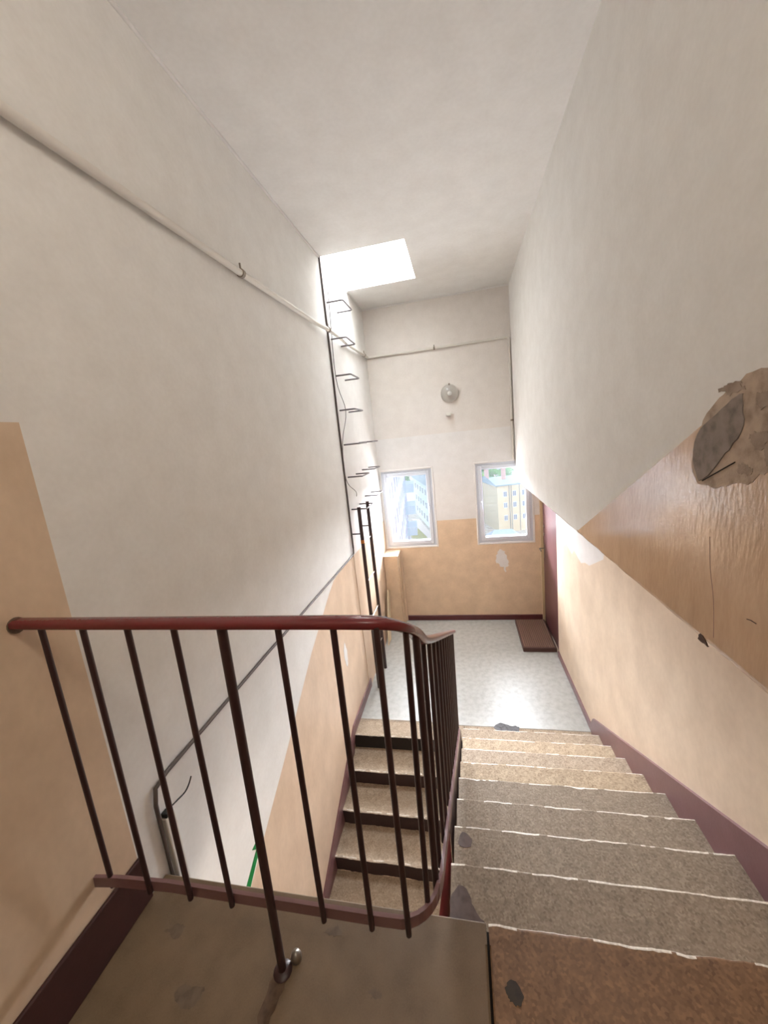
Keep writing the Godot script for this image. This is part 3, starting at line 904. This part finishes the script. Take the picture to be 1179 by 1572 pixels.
func fittings() -> void:
	var X := Vector3.RIGHT
	# conduits
	var x := -A + 0.0265
	pipe_run("conduit", [Vector3(x, 2.63, 1.45), Vector3(x, 2.65, -1.1), Vector3(x, 2.675, -2.35), Vector3(x, 2.716, -3.6), Vector3(x + 0.021, 2.725, -3.85), Vector3(x + 0.021, 2.737, -4.3), Vector3(x, 2.747, -4.6), Vector3(x, 2.785, -5.70)], 0.019, [[Vector3(x, 2.675, -2.36), Vector3.FORWARD], [Vector3(x + 0.021, 2.727, -3.92), Vector3.FORWARD], [Vector3(x, 2.643, -0.6), Vector3.FORWARD], [Vector3(x, 2.778, -5.5), Vector3.FORWARD]], "cream painted conduit pipe along the left wall near the ceiling")
	var z := -D + 0.0208
	pipe_run("conduit", [Vector3(-A + 0.01, 2.785, z), Vector3(-0.3, 2.78, z), Vector3(0.69, 2.78, z), Vector3(0.708, 2.774, z), Vector3(0.715, 2.755, z), Vector3(0.715, 1.9, z), Vector3(0.715, 1.15, z)], 0.015, [[Vector3(-0.28, 2.78, z), X], [Vector3(0.716, 1.69, z), Vector3.DOWN]], "cream conduit across the back wall, turning down beside the right wall")
	# cables of the left wall
	var st := begin()
	var c := -A + 0.0105
	tube(st, [Vector3(c, C + 0.5, -4.03), Vector3(c, 2.7, -4.01), Vector3(c, 1.9, -4.0), Vector3(c, 0.45, -3.985)], 0.0095, 8)
	tube(st, [Vector3(c, 0.45, -3.985), Vector3(c, 0.395, -3.97), Vector3(c, 0.385, -3.93), Vector3(c, 0.385, -2.0), Vector3(c, 0.375, -1.12), Vector3(c, 0.36, -1.055), Vector3(c, 0.30, -1.04), Vector3(c, -0.3, -1.035), Vector3(c, -1.2, -1.035)], 0.0085, 8, Vector3.UP)
	solo("cable", done([st, M.cable]), "grey brown cable dropping from the skylight and running level along the left wall", "cable")
	st = begin()
	tube(st, smooth_path([Vector3(c, C + 0.5, -4.24), Vector3(c, 3.06, -4.175), Vector3(c, 2.3, -4.10), Vector3(c + 0.02, 1.96, -4.26), Vector3(c, 1.62, -4.06), Vector3(c, 1.22, -4.03), Vector3(c + 0.02, 1.05, -4.28), Vector3(c, 0.98, -4.36)], 5), 0.0035, 6)
	solo("cable", done([st, M.cable]), "thin loose wire zigzagging between the rungs and the cable", "cable")
	st = begin()
	box(st, Vector3(-A, -1.6, -1.105), Vector3(-A + 0.022, 0.215, -1.055), 0.003)
	solo("cable_duct", done([st, M.duct]), "white plastic cable duct going down below the landing edge", "cable duct")
	st = begin()
	tube(st, smooth_path([Vector3(-A + 0.024, 0.225, -1.068), Vector3(-A + 0.016, 0.232, -1.09), Vector3(-A + 0.012, 0.222, -1.13), Vector3(-A + 0.01, 0.212, -1.18), Vector3(-A + 0.012, 0.226, -1.207), Vector3(-A + 0.016, 0.25, -1.222)], 5), 0.0032, 6)
	box(st, Vector3(-A, 0.216, -1.085), Vector3(-A + 0.026, 0.238, -1.058), 0.003)
	solo("cable", done([st, M.cable_black]), "short black loose wire end beside the white duct", "cable")
	st = begin()
	prism(st, [Vector2(1.405, -0.65), Vector2(1.437, -0.69), Vector2(1.580, -0.588), Vector2(1.610, -0.635), Vector2(1.625, -0.515), Vector2(1.515, -0.525), Vector2(1.550, -0.562)], Vector3(-A + 0.002, 0, 0), Vector3.FORWARD, Vector3.UP, X, 0.002)
	solo("arrow_sign", done([st, M.green]), "green arrow sticker pointing up on the white lower left wall", "sign")
	# old cable painted over, and bare spots in the paint of the lower left wall
	st = begin()
	tube(st, [Vector3(-A + 0.001, 0.37, -3.985), Vector3(-A + 0.001, -0.5, -3.99), Vector3(-A + 0.001, -1.2, -3.985)], 0.006, 8)
	solo("painted_cable", done([st, M.oil_left]), "old cable painted over in beige, running down from the corner of the grey cable", "cable")
	for q in [[Vector2(3.25, -0.10), 0.035, 0.07, "upper small white bare spot in the beige paint of the lower left wall"], [Vector2(3.33, -0.46), 0.05, 0.15, "larger white bare spot below the small one in the beige paint of the left wall"]]:
		st = begin()
		var ring: Array = []
		for k in 10:
			ring.append(q[0] + Vector2(cos(TAU * k / 10) * q[1], sin(TAU * k / 10) * q[2]) * rng.randf_range(0.6, 1.15))
		prism(st, blob(ring, 0.006, 4), Vector3(-A + 0.0012, 0, 0), Vector3.FORWARD, Vector3.UP, X, 0.0012)
		solo("bare_spot", done([st, M.white_fresh]), q[3], "paint flaw", "bare spots in the beige paint")
	# wall lamp and sensor
	var t := thing("wall_lamp", "round glass bulkhead lamp high on the back wall", "lamp", Vector3(-0.11, 2.15, -D))
	st = begin()
	lathe(st, [Vector2(0.0, 0.012), Vector2(0.112, 0.012), Vector2(0.122, 0.016), Vector2(0.128, 0.010), Vector2(0.128, 0.0)], Vector3.ZERO, Vector3.BACK, 32)
	part(t, "base", done([st, M.lamp_base]))
	st = begin()
	var prof: Array = []
	for k in 13:
		var ang := PI / 2.0 * k / 12.0
		prof.append(Vector2(0.120 * cos(ang), 0.014 + 0.085 * sin(ang)))
	lathe(st, prof, Vector3.ZERO, Vector3.BACK, 32)
	part(t, "glass_dome", done([st, M.dome]))
	st = begin()
	lathe(st, [Vector2(0.020, 0.012), Vector2(0.020, 0.03), Vector2(0.030, 0.045), Vector2(0.032, 0.06), Vector2(0.022, 0.077), Vector2(0.0, 0.084)], Vector3.ZERO, Vector3.BACK, 16)
	part(t, "bulb", done([st, M.bulb]))
	st = begin()
	box(st, Vector3(-0.012, 0.112, 0.0), Vector3(0.012, 0.14, 0.022), 0.004)
	part(t, "cable_gland", done([st, M.clamp]))
	t = thing("sensor", "small white sensor box on a bracket under the wall lamp", "sensor", Vector3(-0.145, 1.86, -D))
	st = begin()
	box(st, Vector3(-0.04, -0.02, 0.02), Vector3(0.035, 0.028, 0.085), 0.006)
	part(t, "case", done([st, M.duct]))
	st = begin()
	tube(st, [Vector3(0.03, 0.01, 0.0), Vector3(0.03, 0.01, 0.05)], 0.009, 8)
	tube(st, [Vector3(0.045, 0.015, 0.0), Vector3(0.045, 0.015, 0.03)], 0.014, 10)
	part(t, "bracket", done([st, M.duct]))
	# unseen fill lamps added to brighten the walls above and below the camera's floor
	fill_lamp(Vector3(0.33, C, 0.28), 0.38, "unseen globe lamp added to brighten the upper landing")
	fill_lamp(Vector3(0.25, -0.28, -0.78), 0.36, "unseen globe lamp added under the slab to brighten the storey below")
	# boxed-in pipe in the left corner
	t = thing("pipe_casing", "beige boxed-in pipe casing in the corner below the left window", "casing", Vector3(-1.15, -L, -5.6))
	var o := -t.position
	st = begin()
	box(st, Vector3(-1.255, -L, -D + 0.002), Vector3(-1.045, -0.135, -5.45), 0.005)
	part(t, "body", done([st, M.oil_back]), o)
	st = begin()
	box(st, Vector3(-1.258, -0.135, -D + 0.002), Vector3(-1.035, -0.118, -5.435), 0.004)
	part(t, "lid", done([st, M.oil_pale]), o)
	st = begin()
	box(st, Vector3(-1.045, -L, -5.56), Vector3(-1.036, -0.14, -5.535), 0.002)
	box(st, Vector3(-1.05, -L, -D + 0.002), Vector3(-1.015, -0.14, -D + 0.03), 0.004)
	part(t, "strip", done([st, M.oil_left]), o)
	# pale plank against the casing
	st = begin()
	prism(st, [Vector2(4.98, -L), Vector2(5.16, -L), Vector2(5.44, -0.66), Vector2(5.30, -0.60)], Vector3(-1.20, 0, 0), Vector3.FORWARD, Vector3.UP, X, 0.018)
	solo("plank", done([st, M.plank]), "pale short board leaning in the corner beside the casing", "board")
	# doormat
	t = thing("doormat", "thick dark brown ribbed doormat in front of the purple door", "doormat", Vector3(0.84, -L, -5.24))
	st = begin()
	box(st, Vector3(-0.21, 0, -0.40), Vector3(0.205, 0.062, 0.40), 0.006)
	part(t, "base", done([st, M.mat_base]))
	for k in 15:
		st = begin()
		var rx := -0.185 + k * 0.0256
		box(st, Vector3(rx - 0.0085, 0.058, -0.375), Vector3(rx + 0.0085, 0.072, 0.385), 0.004)
		part(t, "rib", done([st, M.mat_rib]))


func fill_lamp(at: Vector3, energy: float, label: String) -> void:  # added globe with a light, out of view, to fill a landing
	var t := thing("fill_lamp", label, "lamp", at)
	var st := begin()
	lathe(st, [Vector2(0.0, 0.0), Vector2(0.075, 0.0), Vector2(0.075, -0.03), Vector2(0.06, -0.045), Vector2(0.0, -0.045)], Vector3.ZERO, Vector3.UP, 20)
	part(t, "base", done([st, M.pvc]))
	st = begin()
	var prof: Array = []
	for k in 17:
		var ang := PI * k / 16.0
		prof.append(Vector2(0.13 * sin(ang), -0.165 + 0.125 * cos(ang)))
	lathe(st, prof, Vector3.ZERO, Vector3.UP, 24)
	part(t, "globe", done([st, M.globe]))
	var l := OmniLight3D.new()
	l.name = "fill_glow"
	l.light_energy = energy
	l.light_color = Color(1.0, 0.965, 0.92)
	l.light_size = 0.12
	l.omni_range = 20.0
	l.omni_attenuation = 2.0
	l.shadow_enabled = true
	l.position = Vector3(0, -0.165, 0)
	t.add_child(l, true)


# ------------------------------------------------------------------ outside the windows
func far(p: Vector3, s: float) -> Vector3:
	return Vector3(0, 1.6, 0) + (p - Vector3(0, 1.6, 0)) * s


func block(called: String, label: String, p0: Vector3, u: Vector3, w: float, dep: float, top: float, front: Material, roof_m: Material) -> Node3D:
	# a house: p0 its near left corner on the ground, u along its front, dep behind; local x along the front, z towards us
	var t := thing(called, label, "building", p0)
	t.rotation.y = atan2(-u.z, u.x)
	var st := begin()
	box(st, Vector3(0, 0, -dep), Vector3(w, top, 0))
	part(t, "walls", done([st, front]))
	st = begin()
	box(st, Vector3(-0.35, top, -dep - 0.35), Vector3(w + 0.35, top + 0.22, 0.35))
	prism(st, [Vector2(-0.35, 0.2), Vector2(dep / 2.0, 0.2 + dep * 0.10), Vector2(dep + 0.35, 0.2)], Vector3(-0.35, top, 0), Vector3.FORWARD, Vector3.UP, Vector3.LEFT, -w - 0.7)
	part(t, "roof", done([st, roof_m]))
	return t


func far_window(t: Node3D, at: Vector3, w: float, h: float, pane_m: Material, facing := Vector3.BACK) -> void:
	var st := begin()
	var side := Vector3.UP.cross(facing)
	var lo := at - side * w / 2 - facing * 0.1
	var hi := at + side * w / 2 + Vector3(0, h, 0) + facing * 0.04
	box(st, Vector3(minf(lo.x, hi.x), lo.y, minf(lo.z, hi.z)), Vector3(maxf(lo.x, hi.x), hi.y, maxf(lo.z, hi.z)))
	var f := part(t, "window", done([st, M.pvc]))
	st = begin()
	for k in 2:
		lo = at + side * (-w / 2 + 0.06 + k * (w / 2 - 0.03)) + Vector3(0, 0.08, 0) + facing * 0.02
		hi = at + side * (-w / 2 + 0.06 + k * (w / 2 - 0.03) + w / 2 - 0.09) + Vector3(0, h - 0.08, 0) + facing * 0.07
		box(st, Vector3(minf(lo.x, hi.x), lo.y, minf(lo.z, hi.z)), Vector3(maxf(lo.x, hi.x), hi.y, maxf(lo.z, hi.z)))
	part(f, "pane", done([st, pane_m]))


func tree(at: Vector3, h: float, r: float, m: Material, label: String) -> void:
	var t := thing("tree", label, "tree", at, "trees behind the yellow block")
	var st := begin()
	tube(st, [Vector3.ZERO, Vector3(0.1, h * 0.5, 0), Vector3(0, h * 0.75, 0.1)], 0.22, 8, Vector3.RIGHT)
	part(t, "trunk", done([st, M.trunk]))
	st = begin()
	for k in 900:
		var dir := Vector3(rng.randfn(), rng.randfn() * 0.9, rng.randfn()).normalized()
		var c := Vector3(0, h - r, 0) + dir * r * pow(rng.randf(), 0.25) * Vector3(1, 0.9, 1) * (0.8 + 0.25 * sin(dir.x * 5.0 + dir.y * 7.0 + at.x))
		var n := (dir + Vector3(rng.randfn(), rng.randfn() + 0.6, rng.randfn()) * 0.6).normalized()
		var u := n.cross(Vector3(0.2, 0.4, 0.9)).normalized() * rng.randf_range(0.25, 0.5)
		var v := n.cross(u).normalized() * rng.randf_range(0.2, 0.4)
		quad(st, c - u, c - v, c + u, c + v, n)
	var f := part(t, "crown", done([st, m]))
	f.set_meta("kind", "stuff")


func outside() -> void:
	var ground := -16.0
	var st := begin()
	box(st, Vector3(-90, ground - 0.5, -220), Vector3(110, ground, -7))
	solo("terrain", done([st, M.ground]), "pale ground of the courtyard far below the windows", "ground", "", "structure")
	st = begin()
	prism(st, [Vector2(-8.5, 58), Vector2(-6.6, 58), Vector2(-6.9, 66), Vector2(-9.3, 73), Vector2(-11.6, 74), Vector2(-9.6, 66)], Vector3(0, ground + 0.03, 0), Vector3.RIGHT, Vector3.FORWARD, Vector3.UP, 0.05)
	solo("lawn", done([st, M.grass]), "yellow green strip of lawn between the two long blocks", "lawn")
	st = begin()
	prism(st, [Vector2(-6.5, 58), Vector2(-4.2, 58), Vector2(-5.7, 66), Vector2(-7.6, 73), Vector2(-9.9, 81.5), Vector2(-11.6, 82), Vector2(-9.2, 73), Vector2(-6.8, 66)], Vector3(0, ground + 0.03, 0), Vector3.RIGHT, Vector3.FORWARD, Vector3.UP, 0.05)
	solo("footpath", done([st, M.path]), "pale footpath along the right-hand block", "path")
	# long pale block on the left, its facade seen at a grazing angle
	var b := block("apartment_block", "long white block with purplish windows at left of the courtyard", Vector3(-3.3, ground, -10.0), Vector3(-6.6, 0, -56.0).normalized(), 56.5, 10.0, 21.0, M.facade_white, M.roof_blue)
	for f in 7:
		for k in 15:
			far_window(b, Vector3(2.4 + k * 3.7, 1.4 + f * 2.85, 0), 1.3, 1.5, M.purple_window)
	for f in 4:
		st = begin()
		box(st, Vector3(44.0, 3.6 + f * 3.15, 0.0), Vector3(48.5, 4.8 + f * 3.15, 1.5))
		part(b, "balcony", done([st, M.balcony]))
	# block on the right of the courtyard
	b = block("apartment_block", "pale block with small windows and a blue grey roof across the lawn", Vector3(-3.6, ground, -60.0), Vector3(0.966, 0, -0.259), 5.0, 30.0, 8.5, M.facade_green, M.roof_blue)
	for f in 3:
		for k in 9:
			far_window(b, Vector3(0, 1.0 + f * 2.6, -2.0 - k * 3.1), 1.2, 1.3, M.far_window, Vector3.LEFT)
	# yellow block seen through the right window
	var p0 := far(Vector3(5.76, 0, -70), 0.95)
	var u := Vector3(0.97, 0, -0.24)
	b = block("apartment_block", "yellow plastered block with a shallow blue grey roof", Vector3(p0.x, ground, p0.z), u, 13.0, 11.0, 8.05, M.facade_yellow, M.roof_blue)
	for f in 4:
		var wy: float = [6.1, 4.2, 2.0, -0.1][f]
		for wx in [1.3, 2.9, 4.5, 6.1]:
			if wy > 0.0:
				far_window(b, Vector3(wx, wy, 0), 0.62, 0.95, M.far_window)
	for wx in [2.0, 2.35, 3.75]:
		st = begin()
		tube(st, [Vector3(wx, 0.1, 0.12), Vector3(wx, 8.0, 0.12)], 0.07, 8, Vector3.RIGHT)
		part(b, "downpipe", done([st, M.pipe_far]))
	for q in [[0.8, -9.0], [3.0, -6.0], [4.6, -3.5], [7.5, -7.0]]:
		st = begin()
		box(st, Vector3(q[0], 8.2, q[1] - 0.5), Vector3(q[0] + 0.75, 10.2, q[1]), 0.05)
		box(st, Vector3(q[0] - 0.06, 10.2, q[1] - 0.56), Vector3(q[0] + 0.81, 10.35, q[1] + 0.06), 0.03)
		part(b, "chimney", done([st, M.chimney]))
	# low outbuilding in front of it
	var lb := thing("outbuilding", "low building with a hipped blue grey roof in front of the yellow block", "building", Vector3(4.0, ground, -44.0))
	st = begin()
	box(st, Vector3(-2.0, 0, -3.0), Vector3(2.2, 4.6, 2.0))
	part(lb, "walls", done([st, M.facade_side]))
	st = begin()
	var e0 := Vector3(-2.3, 4.6, 2.3)
	var e1 := Vector3(2.5, 4.6, 2.3)
	var e2 := Vector3(2.5, 4.6, -3.3)
	var e3 := Vector3(-2.3, 4.6, -3.3)
	var r0 := Vector3(-0.9, 6.2, -0.5)
	var r1 := Vector3(1.1, 6.2, -0.5)
	quad(st, e0, e1, r1, r0, Vector3(0, 1, 1))
	quad(st, e3, e2, r1, r0, Vector3(0, 1, -1))
	tri(st, e0, e3, r0, Vector3(-1, 1, 0))
	tri(st, e1, e2, r1, Vector3(1, 1, 0))
	quad(st, e0, e1, e2, e3, Vector3.DOWN)
	part(lb, "roof", done([st, M.roof_blue]))
	# farther roof and trees
	b = block("apartment_block", "far block with a blue grey roof rising behind the yellow one", Vector3(11.0, ground, -92.0), Vector3(0.97, 0, -0.2), 14.0, 12.0, 8.6, M.facade_white, M.roof_blue)
	var places := [[3.2, -87.5, 9.8, 2.4], [9.2, -87.0, 10.2, 2.6], [5.9, -95.5, 10.8, 2.9], [-1.5, -98.5, 10.2, 2.9], [13.0, -116.0, 12.0, 3.2], [0.8, -107.5, 11.4, 3.2], [7.2, -107.5, 11.8, 3.2], [-7.5, -106.0, 11.8, 3.2], [-15.5, -98.0, 11.5, 3.0], [20.5, -118.0, 12.4, 3.4]]
	var words := ["bright green tree at the left edge of the yellow block's roof", "bright green tree close behind the yellow block, left of the far block", "leafy tree in the second row behind the yellow block", "leafy tree left of the yellow block, behind the courtyard block", "tree behind the far blue grey roof, left one", "tall tree in the back row at left of the yellow block", "tall tree in the back row behind the yellow block's ridge", "tree at the far end of the courtyard between both long blocks", "tree behind the far end of the long white block", "tree behind the far blue grey roof, right one"]
	for i in places.size():
		var p: Array = places[i]
		tree(Vector3(p[0], ground, p[1]), p[2], p[3], M.leaf if i % 3 else M.leaf_pale, words[i])


# ------------------------------------------------------------------ light and camera
func area(called: String, at: Vector3, turn: Vector3, size: Vector2, energy: float, color: Color) -> void:
	var l := AreaLight3D.new()
	l.name = called
	l.position = at
	l.rotation_degrees = turn
	l.area_size = size
	l.light_energy = energy
	l.light_color = color
	l.shadow_enabled = true
	l.area_range = 30.0
	l.area_attenuation = 2.0
	add_child(l, true)


func _ready() -> void:
	rng.seed = 7
	var cam := Camera3D.new()
	cam.name = "camera"
	cam.position = Vector3(0, 1.6, 0)
	cam.rotation = Vector3(-0.1842, 0.2119, -0.1044)
	cam.fov = rad_to_deg(2.0 * atan(786.0 / 589.7))
	cam.near = 0.02
	cam.far = 500.0
	add_child(cam)
	cam.make_current()
	var env := Environment.new()
	env.background_mode = Environment.BG_SKY
	var sky := Sky.new()
	var sm := ProceduralSkyMaterial.new()
	sm.sky_top_color = Color(0.88, 0.93, 1.0)
	sm.sky_horizon_color = Color(0.95, 0.97, 1.0)
	sm.ground_bottom_color = Color(0.55, 0.54, 0.52)
	sm.ground_horizon_color = Color(0.8, 0.8, 0.8)
	sm.sky_energy_multiplier = 1.1
	sm.ground_energy_multiplier = 0.7
	sky.sky_material = sm
	env.sky = sky
	env.tonemap_mode = Environment.TONE_MAPPER_LINEAR
	env.tonemap_exposure = 2.15
	env.sdfgi_enabled = true
	env.ssao_enabled = true
	env.ssil_enabled = true
	var we := WorldEnvironment.new()
	we.name = "environment"
	we.environment = env
	add_child(we)
	area("skylight_daylight", Vector3(-0.83, C + 1.385, -4.51), Vector3(-90, 0, 0), Vector2(0.84, 0.94), 6.3, Color(0.93, 0.97, 1.0))
	# unseen area lights added outside the windows, boosting high sky, low sky, courtyard light
	area("sky_fill", Vector3(0.25, 2.55, -8.8), Vector3(-20, 180, 0), Vector2(4.4, 3.0), 95.0, Color(0.94, 0.97, 1.0))
	area("low_sky_fill", Vector3(0.25, 1.5, -8.75), Vector3(-8, 180, 0), Vector2(6.0, 0.9), 170.0, Color(0.95, 0.97, 1.0))
	area("courtyard_fill", Vector3(-0.15, -1.9, -8.0), Vector3(25, 180, 0), Vector2(5.0, 2.4), 62.0, Color(0.97, 0.98, 1.0))

	materials()
	shell()
	stairs()
	railing()
	window(-1.235, -0.455, -0.075, 1.125, "window_1", "left white plastic window over the courtyard blocks", false)
	window(0.175, 0.955, -0.075, 1.125, "window_2", "right white plastic window facing the yellow block", true)
	door()
	ladder()
	fittings()
	outside()
